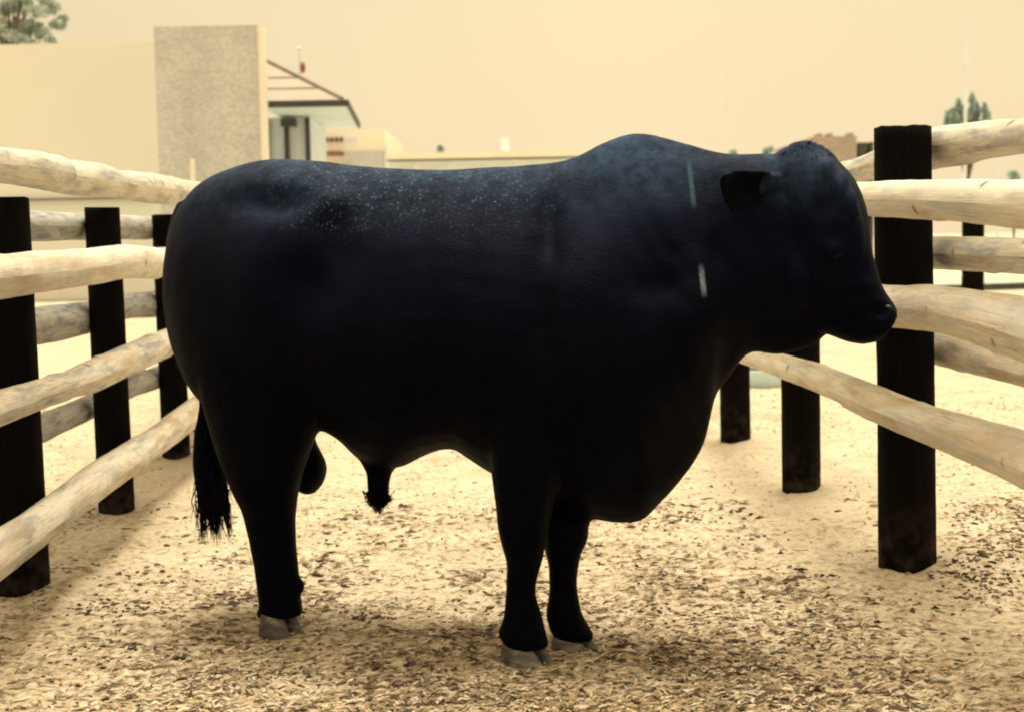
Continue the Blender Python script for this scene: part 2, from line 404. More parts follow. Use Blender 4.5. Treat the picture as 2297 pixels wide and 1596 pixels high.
def post(base, r, top, parent, seed, lean=(0, 0)):
    v = []; f = []; uv = []; seg = 26; zs = np.concatenate([np.linspace(-.25, top, 46)]); lx, ly = lean
    for i, z in enumerate(zs):
        for k in range(seg+1):
            th = 2*math.pi*k/seg; ct, st = math.cos(th), math.sin(th)
            q = 1+.035*mnoise.noise(Vector((ct*1.3+seed*5, st*1.3, z*1.4)))+.015*mnoise.noise(Vector((ct*6+seed, st*6, z*2.5)))+.01*mnoise.noise(Vector((ct*2+seed, st*2, z*22)))
            rr = r*q*(1-.02*z)
            zz = z+(.008*mnoise.noise(Vector((ct*3+seed, st*3, 0))) if i == len(zs)-1 else 0)
            v.append(Vector((base.x+lx*z+ct*rr, base.y+ly*z+st*rr, zz))); uv.append((k/seg, z))
    w_ = seg+1
    for i in range(len(zs)-1):
        for k in range(seg): a = i*w_+k; f.append((a, a+1, a+w_+1, a+w_))
    ci = len(v); v.append(Vector((base.x+lx*top, base.y+ly*top, top+.004))); uv.append((0, 0))
    for k in range(seg): f.append((ci, (len(zs)-1)*w_+k, (len(zs)-1)*w_+k+1))
    return mesh_obj('post', v, f, M_POST, parent, uvs=uv)
M_BOLT = plain('rusty_bolt', (0.10, 0.06, 0.04), 0.6, .3)

FL = thing('fence', 'pole fence behind the bull\'s tail, lashed with four inner rails on black posts', 'fence', (PB_L[0].x, PB_L[0].y, 0))
FL['label'] = 'post and rail fence at the left, blotchy grey-stained poles, reaching the bull\'s tail'
tops_l = [1.50, 1.50, 1.50, 1.50, 1.5, 1.5]
for i, b_ in enumerate(PB_L):
    r = POSTS_L[i][2] if i < 5 else .10
    # post tops stop under the top rail
    post(b_, r, 1.49, FL, i+1, (-.008, 0))
for i, b_ in enumerate(PB_R):
    pass
IL = .105+.062
wl = M_WOOD
rail('L', IL-.09, [(-260, 352, 43), (-100, 362, 41), (0, 372, 40), (73, 380, 41), (136, 391, 39)], wl, FL, 1)
rail('L', IL-.09, [(122, 394, 37), (165, 400, 39), (220, 405, 38), (272, 415, 32), (340, 423, 33), (420, 434, 29), (500, 446, 26), (600, 462, 22)], wl, FL, 2)
rail('L', IL, [(-260, 648, 62), (-100, 630, 55), (0, 620, 50), (73, 611, 47), (198, 598, 41), (280, 587, 38), (346, 591, 35)], M_WOODR, FL, 3)
rail('L', IL-.03, [(340, 591, 33), (400, 585, 32), (500, 577, 27), (600, 570, 23)], M_WOODR, FL, 4)
rail('L', IL, [(-200, 985, 44), (-100, 948, 42), (0, 914, 40), (88, 884, 34), (148, 865, 33)], wl, FL, 5)
rail('L', IL-.01, [(138, 869, 28), (206, 843, 36), (288, 806, 35), (353, 777, 32), (400, 758, 29), (500, 718, 25), (620, 672, 21)], wl, FL, 6)
rail('L', IL, [(-160, 1352, 60), (-80, 1296, 56), (0, 1240, 51), (105, 1164, 43), (220, 1075, 41), (298, 1023, 36), (363, 978, 32), (425, 932, 31), (520, 866, 26), (640, 790, 20)], wl, FL, 7)
OL = -(.105+.05)
rail('L', OL, [(-200, 500, 44), (-60, 504, 39), (70, 507, 34), (190, 509, 30), (345, 512, 25), (480, 517, 20), (600, 521, 17)], M_WOODG, FL, 8)
rail('L', OL, [(-200, 775, 50), (-60, 752, 47), (83, 731, 43), (195, 712, 36), (214, 709, 34)], M_WOODG, FL, 9)
rail('L', OL, [(240, 696, 30), (290, 686, 28), (340, 680, 27), (470, 655, 22), (600, 630, 18)], M_WOODG, FL, 10)
rail('L', OL, [(-160, 1055, 44), (0, 1000, 38), (95, 958, 32), (205, 910, 27), (290, 866, 26), (352, 846, 24), (480, 795, 20), (600, 745, 17)], M_WOODG, FL, 11)
recenter(FL)

FR = thing('fence', 'post and rail fence at the right behind the bull\'s muzzle, with smooth paler poles', 'fence', (PB_R[0].x, PB_R[0].y, 0))
tops_r = []
for i, b_ in enumerate(PB_R):
    r = POSTS_R[i][2] if i < 5 else .11
    if i == 5: continue
    top = 1.3+ (P(2031, 286, b_.y).z-1.3) if i == 0 else 1.46
    post(b_, r, top, FR, i+11, (-.016 if i == 0 else -.006, 0))
IR = -(.11+.07); wr = M_WOODR
rail('R', IR, [(1700, 449, 30), (1820, 447, 35), (1935, 446, 38), (2100, 449, 45), (2200, 453, 50), (2296, 459, 55), (2480, 470, 70), (2700, 484, 90)], wr, FR, 21)
rail('R', IR, [(1640, 622, 26), (1760, 645, 32), (1880, 668, 42), (1990, 686, 47), (2100, 692, 52), (2200, 712, 61), (2296, 737, 72), (2480, 790, 92), (2700, 850, 116)], wr, FR, 22)
rail('R', IR+.01, [(1470, 690, 16), (1560, 740, 19), (1640, 782, 22), (1700, 803, 24), (1751, 820, 27), (1830, 845, 31), (1905, 876, 34), (1932, 889, 34)], wr, FR, 23)
rail('R', IR, [(1908, 880, 37), (1971, 908, 40), (2072, 948, 43), (2180, 985, 52), (2296, 1028, 64), (2420, 1080, 78), (2600, 1160, 100)], wr, FR, 24)
ORr = .11+.065; wg = M_WOOD
rail('R', ORr, [(1700, 438, 19), (1800, 413, 23), (1930, 381, 28), (1968, 370, 32), (2000, 361, 38), (2100, 333, 46), (2160, 324, 46), (2210, 314, 42), (2296, 306, 40), (2420, 290, 44), (2700, 250, 54)], wg, FR, 25)
rail('R', ORr, [(2050, 566, 34), (2100, 567, 37), (2296, 574, 41), (2450, 582, 48), (2700, 595, 58)], wg, FR, 26)
rail('R', ORr, [(2050, 768, 32), (2100, 781, 36), (2200, 808, 35), (2296, 832, 35), (2450, 870, 42), (2700, 935, 52)], wg, FR, 27)
recenter(FR)

# lone post of the next yard, behind the rails at the right
b_ = P(2180, 790, 15.0); b_.z = 0
fp = post(Vector((b_.x, b_.y, 0)), .115, 1.62, None, 40); fp.name = 'fence_post'
tag(fp, 'black post of the next yard, seen through the gaps between the right-hand rails', 'post')

# ------------------------------------------------------------------ the bull
def ymid(px): return 4.87-(px-450)*(4.87-4.52)/(1250-450) if px < 1250 else 4.52-(px-1250)*0.00012
def superring(c, a, b, ha, hb, n=32, e=2.2):
    out = []
    for k in range(n):
        t = 2*math.pi*k/n; ct, st = math.cos(t), math.sin(t)
        out.append(c+a*(ha*math.copysign(abs(ct)**(2/e), ct))+b*(hb*math.copysign(abs(st)**(2/e), st)))
    return out
def loft(rings, B):
    n = len(rings[0]); base = len(B.v)
    for r in rings: B.v += r
    for i in range(len(rings)-1):
        for k in range(n):
            a = base+i*n+k; b = base+i*n+(k+1) % n; B.f.append((a, b, b+n, a+n)); B.m.append(0)
    B.f.append(tuple(base+k for k in range(n))[::-1]); B.m.append(0)
    B.f.append(tuple(base+(len(rings)-1)*n+k for k in range(n))); B.m.append(0)
def resample(rows, n):
    "smooth interpolation of control rows (first column is the parameter)"
    rows = np.array(rows, dtype=float); t = np.linspace(0, len(rows)-1, n); out = []
    for q in t:
        i = min(int(q), len(rows)-2); u = q-i
        p1, p2 = rows[i], rows[i+1]; p0 = rows[i-1] if i else p1; p3 = rows[i+2] if i+2 < len(rows) else p2
        m1 = (p2-p0)/2; m2 = (p3-p1)/2
        out.append((2*u**3-3*u**2+1)*p1+(u**3-2*u**2+u)*m1+(-2*u**3+3*u**2)*p2+(u**3-u**2)*m2)
    return out
BODY = MB()
TR = [ # px, top, bottom, half widths (m) from top to bottom
 (372, 590, 690, .02, .04, .05, .05, .04, .02), (380, 535, 740, .04, .08, .10, .10, .08, .04), (395, 490, 790, .06, .12, .15, .15, .12, .07),
 (418, 450, 840, .09, .16, .20, .20, .17, .10), (450, 414, 890, .12, .20, .25, .25, .22, .15), (500, 385, 935, .13, .22, .29, .29, .26, .18),
 (560, 364, 955, .15, .25, .31, .31, .27, .18), (620, 356, 962, .16, .28, .32, .32, .27, .16), (700, 359, 955, .15, .29, .32, .33, .28, .12),
 (760, 366, 985, .12, .25, .32, .35, .30, .12), (800, 371, 1022, .11, .25, .33, .36, .31, .12), (850, 375, 1045, .11, .25, .34, .37, .32, .12),
 (900, 378, 1046, .11, .26, .35, .38, .33, .13), (960, 380, 1016, .11, .26, .36, .38, .33, .15), (1015, 380, 1005, .11, .26, .36, .38, .33, .17),
 (1050, 379, 1025, .11, .26, .36, .38, .34, .18), (1110, 376, 1062, .11, .26, .36, .38, .34, .19), (1180, 371, 1090, .10, .25, .35, .37, .34, .2),
 (1255, 363, 1120, .08, .22, .34, .36, .33, .19), (1300, 347, 1150, .06, .19, .33, .36, .32, .15), (1350, 321, 1166, .06, .18, .31, .35, .29, .11),
 (1400, 303, 1172, .06, .17, .29, .34, .25, .08), (1440, 300, 1164, .065, .17, .28, .32, .22, .07), (1485, 308, 1122, .065, .17, .26, .29, .19, .06),
 (1540, 323, 1058, .07, .17, .24, .25, .15, .05), (1580, 335, 985, .07, .17, .22, .22, .13, .045), (1604, 341, 890, .075, .16, .21, .21, .13, .045),
 (1640, 346, 838, .08, .16, .19, .19, .13, .045), (1680, 346, 790, .08, .15, .18, .18, .13, .05), (1740, 347, 795, .07, .13, .15, .15, .11, .04),
 (1790, 372, 786, .05, .10, .12, .12, .09, .04), (1830, 420, 770, .03, .07, .08, .08, .06, .03), (1852, 480, 752, .02, .04, .05, .05, .04, .02)]
rows = resample(TR, 130); rings = []
LV = np.array([.04, .2, .4, .6, .8, .96])
for r in rows:
    px, tp, bt = r[:3]; W = r[3:]; Y = ymid(px); T = P(px, tp, Y); Bt = P(px, bt, Y); H = (T-Bt)
    half = []
    for k in range(21):
        s_ = .5-.5*math.cos(math.pi*k/20)       # 0 top .. 1 bottom
        wd = float(np.mean([np.interp(s_+dq, LV, W) for dq in (-.10, -.066, -.033, 0, .033, .066, .10)]))
        ed = .10
        q = s_ if s_ < .5 else 1-s_
        e = math.sqrt(max(0, 1-(1-min(1, q/ed))**2))
        half.append((s_, wd*e))
    ring = [T-H*s_+Vector((0, -w_, 0)) for s_, w_ in half]+[T-H*s_+Vector((0, w_, 0)) for s_, w_ in half[-2:0:-1]]
    ring[0] = T; rings.append(ring)
loft(rings, BODY)
def limb(rowsl, n=40, e=2.1, B=BODY):
    "rows: px, py, halfwidth px, Y, half depth m"
    rings = []
    for px, py, hw, Y, hd in resample(rowsl, n):
        c = P(px, py, Y); rings.append(superring(c, Vector((1, 0, 0)), Vector((0, 1, 0)), hw/FPX*Y, hd, 28, e))
    loft(rings, B)
NF, FF, NH, FH = 4.31, 4.46, 4.69, 5.06
limb([(1215, 700, 120, 4.36, .10), (1205, 850, 118, 4.35, .13), (1195, 970, 100, 4.33, .13), (1184, 1058, 84, 4.32, .115), (1177, 1120, 69, NF, .095), (1174, 1180, 60, NF, .08),
      (1174, 1228, 50, NF, .067), (1175, 1262, 41, NF, .062), (1169, 1300, 35, NF, .050), (1168, 1335, 34, NF, .046), (1172, 1385, 45, NF, .052), (1172, 1412, 52, NF, .062), (1177, 1436, 53, NF, .064), (1184, 1450, 48, NF, .056)])
limb([(1290, 800, 110, 4.62, .12), (1288, 950, 90, 4.60, .12), (1275, 1060, 70, 4.56, .10), (1268, 1120, 60, 4.53, .085), (1268, 1165, 54, FF, .075), (1268, 1212, 50, FF, .068),
      (1263, 1236, 43, FF, .062), (1263, 1270, 35, FF, .050), (1263, 1320, 34, FF, .046), (1264, 1370, 42, FF, .050), (1273, 1398, 46, FF, .058), (1283, 1420, 48, FF, .060), (1290, 1434, 42, FF, .052)])
limb([(610, 600, 150, 4.72, .14), (605, 760, 165, 4.70, .15), (600, 880, 150, 4.68, .15), (592, 980, 118, 4.68, .13), (592, 1050, 92, NH, .11), (596, 1105, 74, NH, .088), (603, 1140, 63, NH, .075),
      (610, 1200, 54, NH, .062), (619, 1270, 50, NH, .055), (623, 1310, 49, NH, .055), (627, 1345, 49, NH, .058), (630, 1366, 51, NH, .062), (633, 1380, 46, NH, .055)])
limb([(610, 650, 130, 5.02, .13), (605, 800, 140, 5.03, .14), (602, 900, 120, 5.05, .13), (598, 1000, 90, FH, .11), (600, 1080, 66, FH, .088), (606, 1130, 54, FH, .075),
      (614, 1180, 46, FH, .062), (620, 1240, 42, FH, .055), (624, 1280, 42, FH, .055), (627, 1310, 42, FH, .058), (629, 1330, 40, FH, .058)])
# dewclaws, scrotum, sheath, tail
def blob(c, sx, sy, sz, B=BODY):
    rings = []
    for i in range(1, 12):
        a = math.pi*i/12; rings.append(superring(c+Vector((0, 0, -math.cos(a)*sz)), Vector((1, 0, 0)), Vector((0, 1, 0)), math.sin(a)*sx, math.sin(a)*sy, 16, 2))
    loft(rings, B)
for px, py, Y in ((672, 1313, NH), (586, 1376, NH), (1128, 1418, NF), (1308, 1412, FF)):
    blob(P(px, py, Y), .018, .03, .02)
limb([(680, 900, 26, 4.84, .05), (686, 950, 22, 4.84, .045), (690, 985, 17, 4.84, .045), (689, 1012, 31, 4.84, .06), (688, 1040, 44, 4.84, .085), (688, 1066, 44, 4.84, .09), (690, 1090, 32, 4.84, .065), (692, 1107, 12, 4.84, .03)], 30)
limb([(850, 980, 60, 4.69, .08), (851, 1035, 42, 4.69, .06), (850, 1062, 29, 4.69, .042), (848, 1095, 26, 4.69, .038), (850, 1122, 25, 4.69, .036), (850, 1138, 14, 4.69, .02)], 26)
limb([(420, 452, 22, 4.88, .035), (402, 490, 18, 4.89, .03), (388, 545, 16, 4.90, .028), (385, 600, 14, 4.9, .025), (391, 660, 14, 4.9, .025), (402, 730, 14, 4.9, .024), (417, 795, 14, 4.9, .023),
      (438, 850, 14, 4.9, .023), (457, 890, 14, 4.9, .024), (462, 930, 20, 4.9, .03), (461, 970, 26, 4.9, .036), (464, 1030, 32, 4.9, .042), (472, 1090, 34, 4.9, .042), (478, 1130, 26, 4.9, .032), (482, 1160, 12, 4.9, .015)], 60)
# head: rings between forehead point and jaw point, turned a little to the camera
HD = [(1795, 316, 1738, 348, .06), (1838, 328, 1712, 400, .11), (1884, 368, 1696, 480, .135), (1917, 408, 1702, 560, .142), (1938, 460, 1724, 630, .135), (1945, 510, 1760, 685, .118),
      (1951, 558, 1800, 722, .100), (1964, 603, 1838, 745, .090), (1975, 636, 1872, 757, .087), (1988, 660, 1903, 766, .094), (2003, 682, 1930, 769, .093), (2009, 698, 1950, 767, .080), (2003, 711, 1968, 762, .060), (1993, 721, 1978, 752, .034)]
rr = resample(HD, 60); rings = []; HEADAX = []
th = math.radians(16)
for i, (fx, fy, bx, by, wd) in enumerate(rr):
    Yh = 4.46-0.13*i/59; F_ = P(fx, fy, Yh); B_ = P(bx, by, Yh); c = (F_+B_)/2; d = (F_-B_)/2; L = d.length; d.normalize()
    sd = Vector((0, -1, 0)); d2 = (d*math.cos(th)+sd*math.sin(th)).normalized(); s2 = (sd*math.cos(th)-d*math.sin(th)).normalized()
    HEADAX.append((c, d2, s2, L, wd)); ring = []
    for k in range(36):
        t = 2*math.pi*k/36; ct, st = math.cos(t), math.sin(t); e = 2.5
        u = math.copysign(abs(ct)**(2/e), ct); v_ = math.copysign(abs(st)**(2/e), st)
        wj = 1.0 if u > 0 else 1-.28*(-u)
        ring.append(c+d2*(L*u)+s2*(wd*v_*wj))
    rings.append(ring)
loft(rings, BODY)
# brow ridges and cheek
def head_pt(i, u, v_):
    c, d, s, L, wd = HEADAX[i]; return c+d*(L*u)+s*(wd*v_)
for sg in (1, -1):
    prev = []
    for i in range(3, 29):
        q = math.sin((i-3)/25*math.pi); prev.append(superring(head_pt(i, .70-.008*abs(i-14), .66*sg), Vector((1, 0, 0)), Vector((0, 1, 0)), .016+.022*q, .016+.024*q, 14))
    loft(prev, BODY)
    blob(head_pt(20, .34, .95*sg), .040, .025, .036)
blob(head_pt(20, -.45, .75), .07, .04, .09)
blob(head_pt(45, .66, .55), .024, .026, .020); blob(head_pt(45, .66, -.55), .024, .026, .020)
for px_, py_, r_ in ((1758, 342, .022), (1784, 330, .024), (1812, 327, .022), (1838, 335, .022), (1798, 324, .018), (1775, 350, .03), (1856, 350, .02)):
    for dy in (-.05, 0, .05): blob(P(px_+random.uniform(-5, 5), py_+random.uniform(-2, 3), 4.46+dy), r_, r_*1.3, r_*.72)
# ears: drooping cupped leaves
def ear(sg):
    A = [(1748, 402, 14), (1724, 408, 24), (1704, 418, 42), (1680, 427, 53), (1655, 430, 54), (1636, 424, 44), (1622, 412, 29), (1614, 402, 10)]
    rr = resample(A, 26); rings = []
    for i, (px, py, hw) in enumerate(rr):
        t = i/25; Y = 4.46-sg*(.10+.24*math.sin(t*1.5)); c = P(px, py, Y); h = hw/FPX*Y; ring = []
        m = 12; cup = .042*math.sin(math.pi*min(1, t*1.1+.1)); thk = .015+.006*(1-t)
        dn = Vector((-.18, 0, -1)).normalized()
        for k in range(m+1):
            s_ = -1+2*k/m; ring.append(c+dn*(h*s_)+Vector((0, -sg*(-cup*(1-s_*s_)+thk*max(.55, math.sqrt(max(0, 1-s_**4)))), 0)))
        for k in range(m-1, 0, -1):
            s_ = -1+2*k/m; ring.append(c+dn*(h*s_)+Vector((0, -sg*(-cup*(1-s_*s_)-thk*max(.55, math.sqrt(max(0, 1-s_**4)))), 0)))
        rings.append(ring)
    loft(rings, BODY)
ear(1)
def far_ear():
    A = [(1745, 420, 13), (1715, 440, 26), (1685, 460, 36), (1655, 480, 34), (1635, 490, 12)]
    rings = []
    for i, (px, py, hw) in enumerate(resample(A, 20)):
        c = P(px, py, 4.56+.10*i/19); rings.append(superring(c, Vector((-.2, 0, -1)).normalized(), Vector((0, 1, 0)), hw/FPX*4.6, .012, 20))
    loft(rings, BODY)
far_ear()

def bull_mat():
    m, n, b = newmat('black_coat'); tc = N(n, 'ShaderNodeTexCoord').outputs['Object']
    sp = N(n, 'ShaderNodeSeparateXYZ'); n.links.new(tc, sp.inputs[0])
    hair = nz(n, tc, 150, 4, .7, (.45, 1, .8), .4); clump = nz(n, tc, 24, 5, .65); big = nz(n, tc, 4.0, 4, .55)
    base = ramp(n, clump, [(.35, (.0008, .0008, .0012)), (.7, (.0018, .0018, .0032))])
    # dusty flecks in the hair of the back
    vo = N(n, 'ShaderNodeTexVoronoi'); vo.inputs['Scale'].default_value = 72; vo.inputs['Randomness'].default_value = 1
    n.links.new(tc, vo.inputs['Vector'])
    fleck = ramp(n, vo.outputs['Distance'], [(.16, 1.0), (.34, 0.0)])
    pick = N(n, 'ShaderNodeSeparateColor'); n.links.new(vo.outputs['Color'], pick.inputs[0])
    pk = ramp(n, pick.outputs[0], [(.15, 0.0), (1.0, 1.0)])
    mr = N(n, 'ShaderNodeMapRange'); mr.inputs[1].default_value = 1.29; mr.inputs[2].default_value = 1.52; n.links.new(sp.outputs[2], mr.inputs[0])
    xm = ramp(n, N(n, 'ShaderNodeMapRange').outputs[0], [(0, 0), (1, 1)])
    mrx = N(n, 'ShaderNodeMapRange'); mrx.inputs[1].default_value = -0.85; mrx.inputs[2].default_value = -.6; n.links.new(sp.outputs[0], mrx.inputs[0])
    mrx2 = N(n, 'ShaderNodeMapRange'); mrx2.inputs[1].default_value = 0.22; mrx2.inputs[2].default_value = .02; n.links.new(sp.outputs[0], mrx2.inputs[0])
    def mul(*a):
        o = a[0]
        for q in a[1:]:
            mu = N(n, 'ShaderNodeMath', operation='MULTIPLY'); n.links.new(o, mu.inputs[0]); n.links.new(q, mu.inputs[1]); o = mu.outputs[0]
        return o
    at = N(n, 'ShaderNodeAttribute'); at.attribute_name = 'ear_shade'
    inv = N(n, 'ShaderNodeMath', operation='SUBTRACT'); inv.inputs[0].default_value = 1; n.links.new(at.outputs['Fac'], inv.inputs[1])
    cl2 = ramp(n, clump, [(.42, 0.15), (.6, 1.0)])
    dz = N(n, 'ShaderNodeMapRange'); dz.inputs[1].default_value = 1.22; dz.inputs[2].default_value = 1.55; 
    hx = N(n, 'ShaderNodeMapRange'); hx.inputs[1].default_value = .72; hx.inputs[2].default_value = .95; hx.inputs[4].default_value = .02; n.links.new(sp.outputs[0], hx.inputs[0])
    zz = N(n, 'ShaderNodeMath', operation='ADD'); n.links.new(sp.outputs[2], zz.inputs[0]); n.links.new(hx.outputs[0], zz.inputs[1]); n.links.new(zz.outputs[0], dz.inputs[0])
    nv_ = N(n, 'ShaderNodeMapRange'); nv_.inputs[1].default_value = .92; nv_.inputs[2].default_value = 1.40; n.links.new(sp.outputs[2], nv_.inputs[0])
    base = mixc(n, mul(inv.outputs[0], nv_.outputs[0], ramp(n, big, [(.32, .25), (.62, 1.0)])), base, (.0042, .0048, .0140))  # navy fade of the sheen down the flank, painted in by height
    # blue sheen of back, neck and brow, painted into the coat by height
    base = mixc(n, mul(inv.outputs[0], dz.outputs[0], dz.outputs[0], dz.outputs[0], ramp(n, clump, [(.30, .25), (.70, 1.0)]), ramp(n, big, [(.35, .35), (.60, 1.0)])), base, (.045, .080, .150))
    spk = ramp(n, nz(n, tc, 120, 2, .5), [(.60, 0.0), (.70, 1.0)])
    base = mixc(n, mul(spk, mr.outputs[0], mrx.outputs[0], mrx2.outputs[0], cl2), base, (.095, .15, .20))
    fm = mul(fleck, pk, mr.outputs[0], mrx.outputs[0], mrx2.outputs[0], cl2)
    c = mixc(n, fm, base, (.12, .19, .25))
    # glints on the neck folds, painted into the coat as pale streaks
    def streak(xc, slope, z0, z1, wd):
        su = N(n, 'ShaderNodeMath', operation='MULTIPLY_ADD'); n.links.new(sp.outputs[2], su.inputs[0]); su.inputs[1].default_value = slope; su.inputs[2].default_value = -xc
        dd = N(n, 'ShaderNodeMath', operation='ADD'); n.links.new(sp.outputs[0], dd.inputs[0]); n.links.new(su.outputs[0], dd.inputs[1])
        ab = N(n, 'ShaderNodeMath', operation='ABSOLUTE'); n.links.new(dd.outputs[0], ab.inputs[0])
        r1 = N(n, 'ShaderNodeMapRange'); r1.inputs[1].default_value = wd; r1.inputs[2].default_value = wd*.35; n.links.new(ab.outputs[0], r1.inputs[0])
        r2 = N(n, 'ShaderNodeMapRange'); r2.inputs[1].default_value = z0; r2.inputs[2].default_value = z0+.03; n.links.new(sp.outputs[2], r2.inputs[0])
        r3 = N(n, 'ShaderNodeMapRange'); r3.inputs[1].default_value = z1; r3.inputs[2].default_value = z1-.03; n.links.new(sp.outputs[2], r3.inputs[0])
        return mul(r1.outputs[0], r2.outputs[0], r3.outputs[0], ramp(n, hair, [(.3, .45), (.6, 1.0)]))
    a = P(1554, 350, 4.30); bq = P(1562, 470, 4.26); sl = -(bq.x-a.x)/(bq.z-a.z)
    c = mixc(n, streak(a.x+sl*a.z, sl, bq.z, a.z, .010), c, (.045, .085, .12))
    a = P(1571, 590, 4.27); bq = P(1576, 668, 4.27); sl = -(bq.x-a.x)/(bq.z-a.z)
    c = mixc(n, streak(a.x+sl*a.z, sl, bq.z, a.z, .011), c, (.14, .19, .24))
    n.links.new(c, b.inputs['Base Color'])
    n.links.new(ramp(n, big, [(.3, .50), (.7, .66)]), b.inputs['Roughness'])
    b.inputs['Specular IOR Level'].default_value = .05; b.inputs['Specular Tint'].default_value = (.20, .38, 1.0, 1)
    b.inputs['Sheen Weight'].default_value = .0; b.inputs['Sheen Roughness'].default_value = .45; b.inputs['Sheen Tint'].default_value = (.25, .45, 1.0, 1)
    ad = N(n, 'ShaderNodeMath', operation='MULTIPLY_ADD'); n.links.new(clump, ad.inputs[0]); ad.inputs[1].default_value = .35; n.links.new(hair, ad.inputs[2])
    bump(n, b, ad.outputs[0], .6, .005); return m
M_BULL = bull_mat()
def simple(name, col, rough, spec=.4, tint=None):
    m, n, b = newmat(name); b.inputs['Base Color'].default_value = (*col, 1); b.inputs['Roughness'].default_value = rough; b.inputs['Specular IOR Level'].default_value = spec
    if tint: b.inputs['Specular Tint'].default_value = (*tint, 1)
    return m
M_HAIR = simple('black_hair', (.004, .0038, .004), .6, .12, (.4, .6, 1)); M_EYE = simple('dark_eye', (.002, .002, .003), .16, .12, (.4, .6, 1)); M_NOSE = simple('wet_nose', (.012, .014, .02), .3, .4, (.5, .7, 1))

root = P(1180, 1490, 4.6); root.z = 0
BULL = thing('bull', 'massive black humped bull standing side-on in the pen, head to the right', 'bull', root)
tmp = BODY.build('tmp_body', smooth=True)
# fix winding
bm = bmesh.new(); bm.from_mesh(tmp.data); bmesh.ops.recalc_face_normals(bm, faces=bm.faces); bm.to_mesh(tmp.data); bm.free()
md = tmp.modifiers.new('r', 'REMESH'); md.mode = 'VOXEL'; md.voxel_size = .0105; md.use_smooth_shade = True
ms = tmp.modifiers.new('s', 'SMOOTH'); ms.factor = .5; ms.iterations = 7
dg = bpy.context.evaluated_depsgraph_get(); ev = tmp.evaluated_get(dg); me = bpy.data.meshes.new_from_object(ev)
bpy.data.objects.remove(tmp)
nv = len(me.vertices); co = np.empty(nv*3); me.vertices.foreach_get('co', co); co = co.reshape(-1, 3)
no = np.empty(nv*3); me.vertices.foreach_get('normal', no); no = no.reshape(-1, 3)
# muscle and fold relief: (px, py, Y, amp m, rx px, ry px, only camera side)
REL = [(735, 455, 4.5, .022, 55, 35), (620, 450, 4.55, -.030, 85, 34), (700, 640, 4.4, -.020, 60, 80), (640, 800, 4.5, .02, 120, 120), (560, 640, 4.5, .014, 70, 120),
       (760, 560, 4.4, -.012, 40, 60), (1240, 520, 4.2, -.022, 38, 90), (1205, 700, 4.2, -.018, 40, 130), (1330, 600, 4.2, .022, 75, 130), (1300, 850, 4.2, .018, 90, 90), (1480, 470, 4.3, .014, 60, 70), (1470, 640, 4.3, -.012, 60, 40), (1620, 560, 4.3, -.018, 40, 90),
       (880, 520, 4.3, .008, 60, 90), (1000, 540, 4.3, .008, 50, 110), (1560, 700, 4.3, .014, 60, 80), (1790, 600, 4.3, .015, 50, 60), (1910, 600, 4.3, -.010, 28, 40), (1100, 560, 4.3, .006, 40, 110),
       (1858, 372, 4.3, .014, 14, 22), (1884, 410, 4.3, .018, 12, 24), (1900, 452, 4.3, .018, 11, 24), (1908, 480, 4.3, .010, 10, 14), (1915, 660, 4.25, -.008, 30, 22), (1945, 640, 4.25, .008, 22, 16), (1800, 640, 4.25, .010, 34, 40), (1840, 600, 4.25, -.008, 16, 50), (1848, 455, 4.3, -.020, 24, 32), (1868, 520, 4.3, -.010, 22, 22)]
disp = np.zeros(nv)
for px, py, Y, a, rx, ry in REL:
    c = P(px, py, Y); X = (co[:, 0]-c.x)/(rx/FPX*Y); Z = (co[:, 2]-c.z)/(ry/FPX*Y)
    front = np.clip((-no[:, 1]+.15)/.5, 0, 1)
    disp += 1.55*a*np.exp(-(X*X+Z*Z))*front
# skin folds of neck and brisket
for i in range(nv):
    x, y, z = co[i]
    q = .0035*mnoise.noise(Vector((x*5, y*5, z*5)))+.0015*mnoise.noise(Vector((x*16, y*16, z*16)))
    if x > .15: q += .0016*min(1, (x-.15)*4)*max(0, 1-max(0, (x-.75)*6))*math.sin(x*60+z*34+5*mnoise.noise(Vector((x*3, 0, z*3))))*max(0, -no[i, 1])
    disp[i] += q
# nostril and mouth line
nc = P(1981, 699, 4.24); d = np.linalg.norm((co-np.array(nc))*np.array([1, .45, 1.2]), axis=1); disp -= .026*np.exp(-(d/.021)**2)*(co[:, 1] < 4.36)
nr = P(1993, 680, 4.26); d = np.linalg.norm((co-np.array(nr))*np.array([1, .5, 1]), axis=1); disp += .007*np.exp(-(d/.018)**2)
nr = P(1975, 672, 4.26); d = np.linalg.norm((co-np.array(nr))*np.array([.6, .5, 1.2]), axis=1); disp += .006*np.exp(-(d/.018)**2)
for t in np.linspace(0, 1, 24):
    mc = P(1978-95*t, 733-8*math.sin(t*3)-6*t, 4.25); d = np.hypot(co[:, 0]-mc.x, co[:, 2]-mc.z); disp -= .0016*np.exp(-(d/.008)**2)
co = co+no*disp[:, None]
ea, eb = P(1606, 480, 4.2), P(1728, 366, 4.2)
at = me.attributes.new('ear_shade', 'FLOAT', 'POINT')
at.data.foreach_set('value', ((co[:, 0] > ea.x) & (co[:, 0] < eb.x) & (co[:, 2] > ea.z) & (co[:, 2] < eb.z) & (co[:, 1] < 4.285)).astype(np.float32))  # near ear kept dark as in shade: painted sheen left off here
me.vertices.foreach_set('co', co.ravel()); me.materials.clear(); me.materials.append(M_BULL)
me.polygons.foreach_set('use_smooth', [True]*len(me.polygons)); me.polygons.foreach_set('material_index', [0]*len(me.polygons)); me.update()
body = bpy.data.objects.new('body', me); COL.objects.link(body); body.parent = BULL

